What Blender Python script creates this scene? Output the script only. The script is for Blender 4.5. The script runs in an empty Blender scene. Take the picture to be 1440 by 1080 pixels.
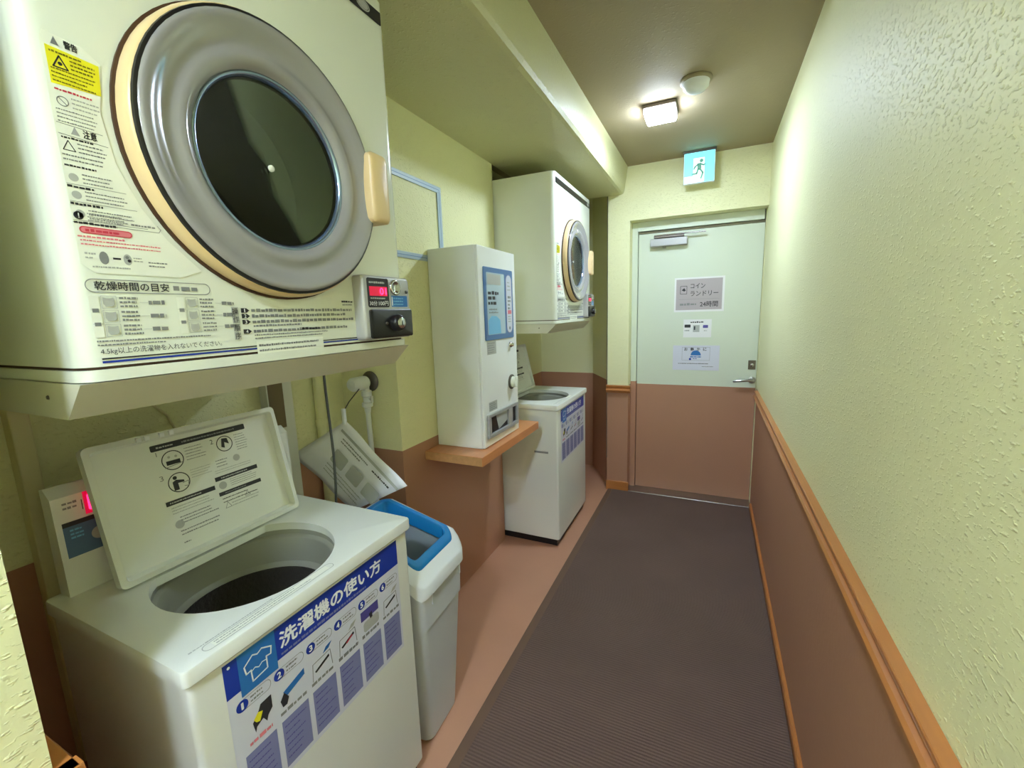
import bpy, bmesh, math, random
from mathutils import Vector, Matrix
random.seed(7)
S = bpy.context.scene
COL = S.collection
PI = math.pi

# ------------------------------------------------------------------ materials
def lin(c):
    return tuple(((v/255)/12.92 if v/255 <= .04045 else ((v/255+.055)/1.055)**2.4) for v in c) + (1,)

def mat(name, rgb, rough=.5, metal=0, spec=.5, emit=0, coat=0, bump=None, vary=None, trans=0, ior=1.45, alpha=1):
    m = bpy.data.materials.new(name); m.use_nodes = True
    nt = m.node_tree; b = nt.nodes['Principled BSDF']
    b.inputs['Base Color'].default_value = lin(rgb)
    b.inputs['Roughness'].default_value = rough
    b.inputs['Metallic'].default_value = metal
    b.inputs['Specular IOR Level'].default_value = spec
    b.inputs['IOR'].default_value = ior
    b.inputs['Coat Weight'].default_value = coat
    b.inputs['Transmission Weight'].default_value = trans
    b.inputs['Alpha'].default_value = alpha
    if emit:
        b.inputs['Emission Color'].default_value = lin(rgb)
        b.inputs['Emission Strength'].default_value = emit
    tc = nt.nodes.new('ShaderNodeTexCoord')
    if vary:                               # (scale, amount): gentle blotches of dirt and age
        n = nt.nodes.new('ShaderNodeTexNoise'); n.inputs['Scale'].default_value = vary[0]; n.inputs['Detail'].default_value = 4
        nt.links.new(tc.outputs['Object'], n.inputs['Vector'])
        mx = nt.nodes.new('ShaderNodeMix'); mx.data_type = 'RGBA'
        c = lin(rgb); k = vary[1]
        mx.inputs['A'].default_value = tuple(v*(1-k) for v in c[:3])+(1,)
        mx.inputs['B'].default_value = tuple(min(1, v*(1+k)) for v in c[:3])+(1,)
        nt.links.new(n.outputs['Fac'], mx.inputs['Factor'])
        nt.links.new(mx.outputs['Result'], b.inputs['Base Color'])
    if bump:                               # (scale, strength, stretch xyz)
        n = nt.nodes.new('ShaderNodeTexNoise'); n.inputs['Scale'].default_value = bump[0]; n.inputs['Detail'].default_value = 3
        mp = nt.nodes.new('ShaderNodeMapping')
        if len(bump) > 2: mp.inputs['Scale'].default_value = bump[2]
        nt.links.new(tc.outputs['Object'], mp.inputs['Vector']); nt.links.new(mp.outputs['Vector'], n.inputs['Vector'])
        bp = nt.nodes.new('ShaderNodeBump'); bp.inputs['Strength'].default_value = bump[1]; bp.inputs['Distance'].default_value = .01
        nt.links.new(n.outputs['Fac'], bp.inputs['Height']); nt.links.new(bp.outputs['Normal'], b.inputs['Normal'])
    return m

def plaster(name, rgb, strength=.5, gloss=.55):
    """troweled stucco: sparse soft blobs, a little stretched sideways, on a fine grain"""
    m = mat(name, rgb, gloss, vary=(1.6, .05))
    nt = m.node_tree; b = nt.nodes['Principled BSDF']
    tc = next(n for n in nt.nodes if n.type == 'TEX_COORD')
    mp = nt.nodes.new('ShaderNodeMapping'); mp.inputs['Scale'].default_value = (.7, .7, 1.4)
    nt.links.new(tc.outputs['Object'], mp.inputs['Vector'])
    n1 = nt.nodes.new('ShaderNodeTexNoise'); n1.inputs['Scale'].default_value = 120; n1.inputs['Detail'].default_value = 2
    n2 = nt.nodes.new('ShaderNodeTexNoise'); n2.inputs['Scale'].default_value = 55; n2.inputs['Detail'].default_value = 4
    for n in (n1, n2): nt.links.new(mp.outputs['Vector'], n.inputs['Vector'])
    rp = nt.nodes.new('ShaderNodeValToRGB'); rp.color_ramp.elements[0].position = .56; rp.color_ramp.elements[1].position = .80
    nt.links.new(n1.outputs['Fac'], rp.inputs['Fac'])
    ad = nt.nodes.new('ShaderNodeMath'); ad.operation = 'MULTIPLY_ADD'; ad.inputs[1].default_value = .3
    nt.links.new(n2.outputs['Fac'], ad.inputs[0]); nt.links.new(rp.outputs['Color'], ad.inputs[2])
    bp = nt.nodes.new('ShaderNodeBump'); bp.inputs['Strength'].default_value = strength; bp.inputs['Distance'].default_value = .006
    nt.links.new(ad.outputs[0], bp.inputs['Height']); nt.links.new(bp.outputs['Normal'], b.inputs['Normal'])
    return m

def wood(name, rgb, axis=1, rough=.3):
    m = mat(name, rgb, rough, coat=.25)
    nt = m.node_tree; b = nt.nodes['Principled BSDF']
    tc = next(n for n in nt.nodes if n.type == 'TEX_COORD')
    mp = nt.nodes.new('ShaderNodeMapping'); sc = [45, 45, 45]; sc[axis] = 2.2; mp.inputs['Scale'].default_value = sc
    n = nt.nodes.new('ShaderNodeTexNoise'); n.inputs['Scale'].default_value = 1.2; n.inputs['Detail'].default_value = 5
    nt.links.new(tc.outputs['Object'], mp.inputs['Vector']); nt.links.new(mp.outputs['Vector'], n.inputs['Vector'])
    mx = nt.nodes.new('ShaderNodeMix'); mx.data_type = 'RGBA'; c = lin(rgb)
    mx.inputs['A'].default_value = tuple(v*.78 for v in c[:3])+(1,); mx.inputs['B'].default_value = tuple(min(1, v*1.18) for v in c[:3])+(1,)
    nt.links.new(n.outputs['Fac'], mx.inputs['Factor']); nt.links.new(mx.outputs['Result'], b.inputs['Base Color'])
    return m

def carpet(name, rgb):
    m = mat(name, rgb, .95, spec=.15)
    nt = m.node_tree; b = nt.nodes['Principled BSDF']
    tc = next(n for n in nt.nodes if n.type == 'TEX_COORD')
    w = nt.nodes.new('ShaderNodeTexWave'); w.bands_direction = 'Y'; w.inputs['Scale'].default_value = 28; w.inputs['Distortion'].default_value = .6
    w.inputs['Detail'].default_value = 2; w.inputs['Detail Scale'].default_value = 6
    n = nt.nodes.new('ShaderNodeTexNoise'); n.inputs['Scale'].default_value = 3; n.inputs['Detail'].default_value = 8
    nf = nt.nodes.new('ShaderNodeTexNoise'); nf.inputs['Scale'].default_value = 320
    for q in (w, n, nf): nt.links.new(tc.outputs['Object'], q.inputs['Vector'])
    mx = nt.nodes.new('ShaderNodeMix'); mx.data_type = 'RGBA'; c = lin(rgb)
    mx.inputs['A'].default_value = tuple(v*.8 for v in c[:3])+(1,); mx.inputs['B'].default_value = tuple(v*1.25 for v in c[:3])+(1,)
    a0 = nt.nodes.new('ShaderNodeMath'); a0.operation = 'MULTIPLY_ADD'; a0.inputs[1].default_value = .35
    nt.links.new(w.outputs['Fac'], a0.inputs[0]); 
    a1 = nt.nodes.new('ShaderNodeMath'); a1.operation = 'MULTIPLY'; a1.inputs[1].default_value = .65
    nt.links.new(n.outputs['Fac'], a1.inputs[0]); nt.links.new(a1.outputs[0], a0.inputs[2])
    nt.links.new(a0.outputs[0], mx.inputs['Factor']); nt.links.new(mx.outputs['Result'], b.inputs['Base Color'])
    ad = nt.nodes.new('ShaderNodeMath'); ad.operation = 'ADD'
    nt.links.new(w.outputs['Fac'], ad.inputs[0]); nt.links.new(nf.outputs['Fac'], ad.inputs[1])
    bp = nt.nodes.new('ShaderNodeBump'); bp.inputs['Strength'].default_value = .5; bp.inputs['Distance'].default_value = .004
    nt.links.new(ad.outputs[0], bp.inputs['Height']); nt.links.new(bp.outputs['Normal'], b.inputs['Normal'])
    return m

M = {}
M['wall'] = plaster('yellow_plaster', (235, 234, 188))
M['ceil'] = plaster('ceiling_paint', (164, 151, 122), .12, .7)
M['detbase'] = mat('aged_cream_plastic', (150, 140, 112), .6)
M['beam'] = plaster('shaded_beam_plaster', (200, 198, 152), .4, .45)  # wall plaster darkened: the soffit's weaker bounce light is put into the colour
M['dado'] = mat('brown_paint', (178, 132, 106), .5, vary=(2.5, .06), bump=(60, .06))
M['rail'] = wood('orange_varnished_wood', (184, 118, 62), 1)
M['railx'] = wood('orange_varnished_wood_cross', (184, 118, 62), 0)
M['panelbrown'] = mat('brown_patch', (120, 104, 78), .6)
M['panelblue'] = mat('greyish_blue_print', (84, 112, 146), .4)
M['gap'] = mat('olive_door_gap_strip', (112, 106, 76), .6)
M['floor'] = mat('pink_vinyl', (186, 138, 112), .45, vary=(5, .08))
M['mat'] = carpet('dark_carpet', (104, 85, 77))
M['binding'] = mat('brown_vinyl_binding', (106, 80, 64), .6)
M['door'] = mat('pale_mint_paint', (212, 220, 202), .4, vary=(2, .03))
M['enam'] = mat('ivory_enamel', (226, 229, 216), .22, coat=.3, vary=(3, .025))
M['enam2'] = mat('white_enamel', (226, 228, 222), .28, coat=.2, vary=(3, .02))
M['cream'] = mat('cream_plastic', (226, 198, 150), .3, vary=(8, .04))
M['black'] = mat('black_plastic', (28, 26, 26), .35)
M['brownline'] = mat('brown_gasket', (70, 44, 22), .6)
M['smoke'] = mat('smoked_clear_plastic', (150, 147, 150), .16, coat=1, spec=.6)
M['smoke2'] = mat('smoked_plastic_light_ridge', (168, 166, 168), .1, coat=.8, spec=.7)
M['glass'] = mat('tinted_glass', (120, 130, 130), .02, trans=1, ior=1.45, spec=.5)
M['bluechrome'] = mat('bluish_chrome', (150, 170, 205), .14, metal=.85)
M['drum'] = mat('drum_steel', (176, 184, 170), .5, metal=.1)
M['steel'] = mat('brushed_steel', (170, 170, 168), .3, metal=1)
M['chrome'] = mat('chrome', (210, 212, 215), .12, metal=1)
M['dsteel'] = mat('worn_dark_metal', (112, 106, 98), .35, metal=.9)
M['tub'] = mat('grey_plastic', (150, 150, 138), .4)
M['tubdark'] = mat('washer_drum_dark', (92, 86, 80), .45, metal=.4, bump=(90, .5))
M['greybox'] = mat('silver_plastic', (176, 176, 176), .35, metal=.3)
M['binbody'] = mat('pale_grey_plastic', (196, 200, 204), .4)
M['binlid'] = mat('white_plastic', (228, 232, 234), .35)
M['blue'] = mat('bright_blue_plastic', (20, 126, 196), .35)
M['liner'] = mat('grey_inner_plastic', (168, 176, 180), .5)
M['paper'] = mat('white_paper', (232, 232, 232), .6)
M['papersilk'] = mat('laminated_paper', (243, 243, 250), .25, vary=(9, .05))
M['sticker'] = mat('sticker_white', (236, 238, 226), .4)
M['posterbg'] = mat('poster_paper', (212, 214, 228), .3)
M['navy'] = mat('print_navy', (28, 56, 160), .35)
M['midblue'] = mat('print_mid_blue', (44, 112, 184), .35)
M['lav'] = mat('print_lavender', (128, 132, 178), .4)
M['purple'] = mat('print_purple', (84, 78, 150), .4)
M['ink'] = mat('print_black', (46, 46, 50), .5)
M['grey'] = mat('print_grey', (132, 134, 134), .5)
M['lgrey'] = mat('print_light_grey', (176, 178, 174), .5)
M['white'] = mat('print_white', (240, 242, 245), .4)
M['yel'] = mat('print_yellow', (232, 222, 40), .4)
M['dyel'] = mat('print_olive', (120, 112, 20), .5)
M['red'] = mat('print_red', (208, 60, 84), .4)
M['pink'] = mat('print_pink', (228, 130, 142), .4)
M['tape'] = mat('pale_blue_tape', (176, 196, 214), .4)
M['tapeline'] = mat('blue_line', (120, 150, 190), .4)
M['display'] = mat('dark_display', (40, 38, 46), .2)
M['led'] = mat('red_led', (255, 40, 96), .4, emit=1.9)
M['leddim'] = mat('red_display_glow', (190, 10, 56), .3, emit=.4)
M['lamp'] = mat('lamp_diffuser', (214, 233, 255), .5, emit=158)
M['lampside'] = mat('lamp_diffuser_side', (250, 246, 255), .5, emit=9)
M['exitc'] = mat('exit_cyan', (96, 214, 240), .4, emit=1.1)
M['exitw'] = mat('exit_white', (215, 240, 238), .4, emit=.95)
M['exitg'] = mat('exit_green', (90, 150, 130), .4, emit=.3)
M['signgrey'] = mat('sign_mauve_grey', (176, 166, 170), .35)
M['rubber'] = mat('grey_cable', (92, 96, 98), .55)
M['shelf'] = wood('orange_veneer', (206, 136, 88), 1)
M['shelfedge'] = mat('raw_chipboard', (192, 142, 92), .7, vary=(60, .22))
M['wbox'] = mat('white_gloss_panel', (232, 234, 232), .3, vary=(4, .02))
M['wboxside'] = M['wbox']
M['window'] = mat('bluish_display_window', (178, 200, 212), .12, coat=.5)
M['frameblue'] = mat('slate_blue_frame', (78, 116, 168), .3)
M['lblue'] = mat('print_sky_blue', (112, 178, 220), .35)
M['post'] = mat('painted_steel_post', (222, 214, 172), .5)
M['tray'] = mat('ivory_steel_tray', (208, 206, 186), .35, vary=(6, .03))

def thin_glass(m, tint):
    nt = m.node_tree; out = next(n for n in nt.nodes if n.type == 'OUTPUT_MATERIAL')
    t = nt.nodes.new('ShaderNodeBsdfTransparent'); t.inputs['Color'].default_value = tint
    g = nt.nodes.new('ShaderNodeBsdfGlossy'); g.inputs['Roughness'].default_value = .03
    f = nt.nodes.new('ShaderNodeFresnel'); f.inputs['IOR'].default_value = 1.5
    x = nt.nodes.new('ShaderNodeMixShader')
    nt.links.new(f.outputs[0], x.inputs[0]); nt.links.new(t.outputs[0], x.inputs[1]); nt.links.new(g.outputs[0], x.inputs[2]); nt.links.new(x.outputs[0], out.inputs['Surface'])
thin_glass(M['glass'], (.86, .92, .88, 1))

# ------------------------------------------------------------------ builders
class MB:
    """collects shapes (each face remembers its material) into ONE mesh"""
    def __init__(s): s.bm = bmesh.new(); s.mats = []
    def mi(s, m):
        if m not in s.mats: s.mats.append(m)
        return s.mats.index(m)
    def face(s, pts, m, smooth=False):
        vs = [s.bm.verts.new(p) for p in pts]
        f = s.bm.faces.new(vs); f.material_index = s.mi(m); f.smooth = smooth; return f
    def box(s, a, b, m, bev=0, seg=2):
        x0, y0, z0 = [min(a[i], b[i]) for i in range(3)]; x1, y1, z1 = [max(a[i], b[i]) for i in range(3)]
        t = bmesh.new(); bmesh.ops.create_cube(t, size=1)
        for v in t.verts: v.co = ((x0+x1)/2+v.co.x*(x1-x0), (y0+y1)/2+v.co.y*(y1-y0), (z0+z1)/2+v.co.z*(z1-z0))
        if bev: bmesh.ops.bevel(t, geom=t.edges[:], offset=bev, segments=seg, affect='EDGES', profile=.5)
        s.add(t, m, smooth=False)
    def add(s, t, m, mtx=None, smooth=True):
        k = s.mi(m); mp = {}
        for v in t.verts: mp[v] = s.bm.verts.new(mtx @ v.co if mtx else v.co)
        for f in t.faces:
            try: g = s.bm.faces.new([mp[v] for v in f.verts])
            except ValueError: continue
            g.material_index = k; g.smooth = smooth or f.smooth
        t.free()
    def loft(s, loops, m, cap0=True, cap1=True, smooth=True, mats=None):
        """connect equal-length loops"""
        rows = [[s.bm.verts.new(p) for p in L] for L in loops]; n = len(rows[0])
        for i in range(len(rows)-1):
            mm = s.mi(mats[i] if mats else m)
            for j in range(n):
                f = s.bm.faces.new((rows[i][j], rows[i][(j+1) % n], rows[i+1][(j+1) % n], rows[i+1][j]))
                f.material_index = mm; f.smooth = smooth
        if cap0: f = s.bm.faces.new(rows[0][::-1]); f.material_index = s.mi(mats[0] if mats else m)
        if cap1: f = s.bm.faces.new(rows[-1]); f.material_index = s.mi(mats[-1] if mats else m)
    def lathe(s, prof, m, mtx, n=64, mats=None, cap0=False, cap1=False):
        """prof: (r, h) pairs; axis = local z, placed by mtx"""
        loops = [[mtx @ Vector((max(r, 1e-5)*math.cos(2*PI*k/n), max(r, 1e-5)*math.sin(2*PI*k/n), h)) for k in range(n)] for r, h in prof]
        s.loft(loops, m, cap0, cap1, True, mats)
    def tube(s, pts, r, m, n=10):
        pts = [Vector(p) for p in pts]; loops = []
        up = Vector((.3, .2, 1)).normalized()
        for i, p in enumerate(pts):
            d = (pts[min(i+1, len(pts)-1)]-pts[max(i-1, 0)]).normalized()
            a = d.cross(up)
            if a.length < 1e-3: a = d.cross(Vector((1, 0, 0)))
            a.normalize(); b = d.cross(a)
            loops.append([p + a*(r*math.cos(2*PI*k/n)) + b*(r*math.sin(2*PI*k/n)) for k in range(n)])
        s.loft(loops, m)
    def prism(s, poly, axis, h0, h1, m):
        """extrude a 2-D polygon along an axis: axis 0 -> poly is (y,z), 1 -> (x,z), 2 -> (x,y)"""
        def P(q, h): return ((h, q[0], q[1]), (q[0], h, q[1]), (q[0], q[1], h))[axis]
        s.loft([[P(q, h0) for q in poly], [P(q, h1) for q in poly]], m, smooth=False)
    def sheet_with_hole(s, outer, inner, m):
        t = bmesh.new()
        for L in (outer, inner):
            vs = [t.verts.new(p) for p in L]
            for i in range(len(vs)): t.edges.new((vs[i], vs[(i+1) % len(vs)]))
        bmesh.ops.triangle_fill(t, use_beauty=True, edges=t.edges[:])
        s.add(t, m, smooth=False)
    def build(s, name, parent=None, loc=None, keep=False):
        bmesh.ops.remove_doubles(s.bm, verts=s.bm.verts[:], dist=1e-6) if not keep else None
        if not keep: bmesh.ops.recalc_face_normals(s.bm, faces=s.bm.faces[:])
        me = bpy.data.meshes.new(name)
        for m in s.mats: me.materials.append(m)
        s.bm.to_mesh(me); s.bm.free()
        o = bpy.data.objects.new(name, me); COL.objects.link(o)
        if loc: o.location = loc
        if parent: o.parent = parent
        return o

def smooth_angle(o, deg=35):
    me = o.data
    for p in me.polygons: p.use_smooth = True
    try: me.set_sharp_from_angle(angle=math.radians(deg))
    except Exception: pass
    return o

def empty(name, loc, label, cat, group=None, rz=0):
    o = bpy.data.objects.new(name, None); COL.objects.link(o); o.location = loc; o.rotation_euler = (0, 0, rz)
    o.empty_display_size = .05
    return tag(o, label, cat, group)
def tag(o, label, cat, group=None):
    o['label'] = label; o['category'] = cat
    if group: o['group'] = group
    return o
def struct(o): o['kind'] = 'structure'; return o

def rrect(u0, v0, u1, v1, r, n=6):
    r = min(r, (u1-u0)/2-1e-5, (v1-v0)/2-1e-5); P = []
    for cx, cy, a in ((u1-r, v1-r, 0), (u0+r, v1-r, 90), (u0+r, v0+r, 180), (u1-r, v0+r, 270)):
        for k in range(n+1):
            t = math.radians(a+90*k/n); P.append((cx+r*math.cos(t), cy+r*math.sin(t)))
    return P
def ell(cu, cv, ru, rv=None, n=28):
    rv = rv or ru
    return [(cu+ru*math.cos(2*PI*k/n), cv+rv*math.sin(2*PI*k/n)) for k in range(n)]

_txt = {}
def text_polys(body):
    if body in _txt: return _txt[body]
    c = bpy.data.curves.new('lettering', 'FONT'); c.body = body; c.resolution_u = 3
    o = bpy.data.objects.new('lettering', c); COL.objects.link(o)
    bpy.context.view_layer.update()
    dg = bpy.context.evaluated_depsgraph_get()
    me = bpy.data.meshes.new_from_object(o.evaluated_get(dg))
    vs = [(v.co.x, v.co.y) for v in me.vertices]; fs = [tuple(p.vertices) for p in me.polygons]
    bpy.data.objects.remove(o); bpy.data.curves.remove(c); bpy.data.meshes.remove(me)
    _txt[body] = (vs, fs); return _txt[body]

class Decal(MB):
    """flat print laid out on a plane: origin o, axes u (right) and v (up)"""
    STEP = .00035
    def __init__(s, o, u=(0, 1, 0), v=(0, 0, 1)):
        super().__init__(); s.o = Vector(o); s.u = Vector(u).normalized(); s.v = Vector(v).normalized(); s.n = s.u.cross(s.v)
    def P(s, a, b, L): return s.o + s.u*a + s.v*b + s.n*(s.STEP*L)
    def poly(s, pts, m, L=1): s.face([s.P(a, b, L) for a, b in pts], m)
    def slab(s, pts, m, th):                     # a sheet with a real thickness
        s.loft([[s.o+s.u*a+s.v*b for a, b in pts], [s.o+s.u*a+s.v*b+s.n*th for a, b in pts]], m, smooth=False)
    def rect(s, u0, v0, u1, v1, m, L=1): s.poly([(u0, v0), (u1, v0), (u1, v1), (u0, v1)], m, L)
    def rr(s, u0, v0, u1, v1, r, m, L=1): s.poly(rrect(u0, v0, u1, v1, r), m, L)
    def circ(s, cu, cv, r, m, L=1, rv=None): s.poly(ell(cu, cv, r, rv), m, L)
    def ring(s, outer, w, m, L=1):
        cu = sum(p[0] for p in outer)/len(outer); cv = sum(p[1] for p in outer)/len(outer)
        ru = max(abs(p[0]-cu) for p in outer); rv = max(abs(p[1]-cv) for p in outer)
        inn = [(cu+(p[0]-cu)*(1-w/ru), cv+(p[1]-cv)*(1-w/rv)) for p in outer]
        n = len(outer)
        for i in range(n):
            j = (i+1) % n; s.poly([outer[i], outer[j], inn[j], inn[i]], m, L)
    def line(s, pts, w, m, L=1, closed=False):
        n = len(pts)
        for i in range(n if closed else n-1):
            a = Vector(pts[i]); b = Vector(pts[(i+1) % n]); d = (b-a)
            if d.length < 1e-7: continue
            d.normalize(); q = Vector((-d.y, d.x))*(w/2); e = d*(w*.3)
            s.poly([tuple(a-q-e), tuple(b-q+e), tuple(b+q+e), tuple(a+q-e)], m, L)
    def text(s, body, u0, v0, u1, v1, m, L=1, bold=0, keep=False):
        vs, fs = text_polys(body)
        if not vs: return
        x0 = min(v[0] for v in vs); x1 = max(v[0] for v in vs); y0 = min(v[1] for v in vs); y1 = max(v[1] for v in vs)
        if body in '1!' : mid = (u0+u1)/2; hw = (u1-u0)*(.22 if body == '1' else .2); u0, u1 = mid-hw, mid+hw
        sx = (u1-u0)/(x1-x0); sy = (v1-v0)/(y1-y0)
        offs = [(0, 0)] if not bold else [(-bold, 0), (bold, 0), (0, bold), (0, -bold)]
        k = s.mi(m)
        for i, (du, dv) in enumerate(offs):
            bv = [s.bm.verts.new(s.P(u0+(x-x0)*sx+du, v0+(y-y0)*sy+dv, L+.15*i)) for x, y in vs]
            for f in fs:
                try: g = s.bm.faces.new([bv[q] for q in f]); g.material_index = k
                except ValueError: pass
    def greek(s, u0, v0, u1, v1, rows, m, L=1, fill=.55, ragged=.3, glyph=1.0, rnd=None):
        """rows of small print, too small in the photograph to read"""
        rnd = rnd or random.Random(int((u0*7919+v0*104729)*1e4) & 0xffff)
        dv = (v1-v0)/rows; h = dv*fill; gw = h*glyph
        for r in range(rows):
            vb = v1-(r+1)*dv+(dv-h)/2; end = u1-(u1-u0)*rnd.random()*ragged; u = u0
            while u < end:
                w = gw*rnd.uniform(.6, 1.7)
                s.rect(u, vb+h*rnd.uniform(0, .12), min(u+w, end), vb+h*rnd.uniform(.72, 1), m, L)
                u += w+gw*rnd.uniform(.14, .4)
    def build(s, name, parent=None, loc=None): return super().build(name, parent, loc, keep=True)

def RX():   # local z axis -> world +x (for lathes facing the corridor)
    return Matrix(((0, 0, 1, 0), (1, 0, 0, 0), (0, 1, 0, 0), (0, 0, 0, 1)))

# ------------------------------------------------------------------ setting
XR, YE, ZC, XW, XB, ZD = .297, 3.27, 2.385, -1.133, -1.43, .857
Y0 = -3.4
def wall(name, quads):
    b = MB()
    for pts, m in quads: b.face(pts, m)
    return struct(b.build(name, keep=True))
def vwall(name, segs, z1, z0=0, upper=None):
    """segs: plan polyline points; plaster above the dado line, brown paint below"""
    q = []
    for (a, c) in segs:
        q.append((((a[0], a[1], z0), (c[0], c[1], z0), (c[0], c[1], ZD), (a[0], a[1], ZD)), M['dado']))
        q.append((((a[0], a[1], ZD), (c[0], c[1], ZD), (c[0], c[1], z1), (a[0], a[1], z1)), upper or M['wall']))
    return wall(name, q)

b = MB(); b.box((-1.6, Y0-.1, -.06), (XR+.1, 4.0, 0), M['floor']); struct(b.build('floor'))
b = MB(); b.box((-1.6, Y0-.1, ZC), (XR+.1, 4.0, ZC+.06), M['ceil']); struct(b.build('ceiling'))
ZDA = ZD; ZD = .838
vwall('wall_right', [((XR, YE+.2), (XR, Y0))], ZC)
ZD = ZDA
vwall('wall_back', [((XR, Y0), (-.745, Y0))], ZC)
# wall beside the camera on the left, with its return into the machine alcove
ZD = .838
vwall('wall_near', [((-.745, Y0), (-.745, .172)), ((-.745, .172), (XB, .172))], ZC)
ZD = ZDA
# alcove back, alcove cheek, the wall under the vending machine, far alcove
vwall('wall_alcove', [((XB, .172), (XB, 1.355)), ((XB, 1.355), (XW, 1.355))], ZC)
vwall('wall_left', [((XW, 1.355), (XW, 2.265)), ((XW, 2.265), (XB, 2.265))], ZC)
vwall('wall_recess', [((XB, 2.265), (XB, 3.75)), ((XB, 3.75), (-.945, 3.75)), ((-.945, 3.75), (-.745, 3.40))], ZC)
# end wall: pier, wall over the door
XD0, XD1, ZT = -.556, .285, 2.022
b = MB()
b.box((-.712, YE, 0), (XD0, YE+.18, ZD-.02), M['dado'])
b.box((-.712, YE, ZD-.02), (XD0, YE+.18, ZC), M['wall'])
b.box((XD0, YE, ZT), (XR, YE+.18, ZC), M['wall'])
b.box((XD1+.0085, YE+.098, 0), (XR+.05, YE+.18, ZT), M['wall'])
struct(b.build('wall_end'))
# soffit beam above the machines
b = MB(); pr = [(-1.135, 2.212), (-.622, 2.205), (-.606, 2.211), (-.598, 2.228), (-.576, ZC), (-1.135, ZC)]
b.prism(pr, 1, Y0, YE, M['beam']); struct(b.build('ceiling_beam'))

# chair rails and baseboards
def rail_profile(x, s):
    return [(x, .782), (x+s*.012, .782), (x+s*.013, .790), (x+s*.024, .793), (x+s*.029, .799), (x+s*.029, .805), (x+s*.024, .811), (x+s*.016, .813), (x+s*.016, .821), (x+s*.021, .826), (x+s*.023, .832), (x+s*.023, .838), (x+s*.021, .840), (x, .840)]
b = MB(); b.prism(rail_profile(XR-.0005, -1), 1, Y0, YE-.005, M['rail']); struct(b.build('trim_1'))
b = MB(); b.prism([(XR, 0), (XR-.0135, 0), (XR-.0135, .036), (XR-.009, .042), (XR, .042)], 1, Y0, YE-.02, M['rail']); struct(b.build('baseboard_right'))
b = MB(); b.prism([(YE+.0005-(p[0]-XR)*-1, p[1]) if False else (YE-(abs(p[0]-XR)), p[1]) for p in rail_profile(XR, -1)], 0, -.716, XD0+.018, M['railx']); struct(b.build('trim_2'))
b = MB(); b.box((-.716, YE-.014, 0), (XD0+.012, YE, .075), M['railx'], .003); struct(b.build('baseboard_end'))
b = MB(); b.prism([(-.745, .782), (-.735, .782), (-.731, .80), (-.737, .806), (-.727, .82), (-.721, .832), (-.725, .84), (-.745, .84)], 1, Y0, .194, M['rail'])
b.prism([(.172, .782), (.182, .782), (.186, .80), (.180, .806), (.188, .82), (.194, .832), (.190, .84), (.172, .84)], 0, -1.0, -.721, M['railx']); struct(b.build('trim_3'))

# door in the end wall, with frame
df = MB()
yd = YE+.115
df.box((XD0+.0005, YE+.100, 0), (XD0+.042, YE+.18, ZD), M['dado'], .003); df.box((XD0+.0005, YE+.100, ZD), (XD0+.042, YE+.18, ZT-.0005), M['door'], .003)
df.box((XD0+.042, YE+.100, 1.957), (XD1, YE+.18, ZT-.0005), M['door'], .002)
struct(df.build('trim_4'))
d = MB()
dx0, dx1, dz1 = XD0+.046, XD1+.006, 1.938
DZB = .838
d.box((dx0, yd, .012), (dx1, yd+.04, DZB), M['dado']); d.box((dx0, yd, DZB), (dx1, yd+.04, dz1), M['door'])
door = struct(d.build('door_1'))
b = MB(); b.box((dx0, yd-.001, dz1+.002), (dx1, yd+.03, dz1+.015), M['gap']); struct(b.build('trim_5'))
b = MB(); b.box((XD0+.001, YE-.012, 0), (XD1+.008, yd+.05, .011), M['steel'], .002); struct(b.build('trim_6'))
# lever handle, lock plate, closer belong to the door
b = MB(); b.box((.238, yd-.004, .966), (.284, yd, 1.03), M['dsteel'], .002); b.lathe([(.012, 0), (.012, .004), (.010, .006), (0, .006)], M['chrome'], Matrix.Translation((.262, yd-.004, .998)) @ Matrix.Rotation(PI/2, 4, 'X'), 20)
o = b.build('lock_plate', door); o['label'] = 'square worn metal lock plate'
b = MB(); b.lathe([(.024, 0), (.024, .010), (.012, .014), (.010, .045), (0, .045)], M['steel'], Matrix.Translation((.266, yd, .893)) @ Matrix.Rotation(PI/2, 4, 'X'), 24)
b.tube([(.268, yd-.043, .895), (.24, yd-.048, .896), (.20, yd-.05, .893), (.165, yd-.046, .889), (.150, yd-.040, .886)], .009, M['steel'])
smooth_angle(b.build('lever_handle', door))
b = MB(); b.box((-.425, yd-.050, 1.838), (-.178, yd, 1.892), M['greybox'], .005); b.lathe([(.012, 0), (.012, -.014), (0, -.014)], M['steel'], Matrix.Translation((-.33, yd-.028, 1.838)), 16)
o = b.build('door_closer', door)
b = MB(); b.box((-.40, yd-.056, 1.893), (-.20, yd-.02, 1.908), M['dsteel'], .003); b.box((-.40, yd-.054, 1.908), (-.06, yd-.036, 1.917), M['chrome'], .003); b.lathe([(.016, 0), (.016, .02), (0, .02)], M['steel'], Matrix.Translation((-.33, yd-.035, 1.898)), 16)
b.build('closer_arm', o)

# ------------------------------------------------------------------ floor mat
b = MB(); b.box((-.70, Y0+.02, .0005), (XR-.014, YE-.016, .009), M['mat'], .003)
fm = tag(b.build('floor_mat'), 'long dark brown ribbed carpet runner along the corridor floor', 'mat')
b = MB(); b.box((-.7005, Y0+.021, .0008), (-.662, YE-.017, .0096), M['binding'], .003); b.build('edge_binding', fm)['label'] = 'smooth brown edge binding'

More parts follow.
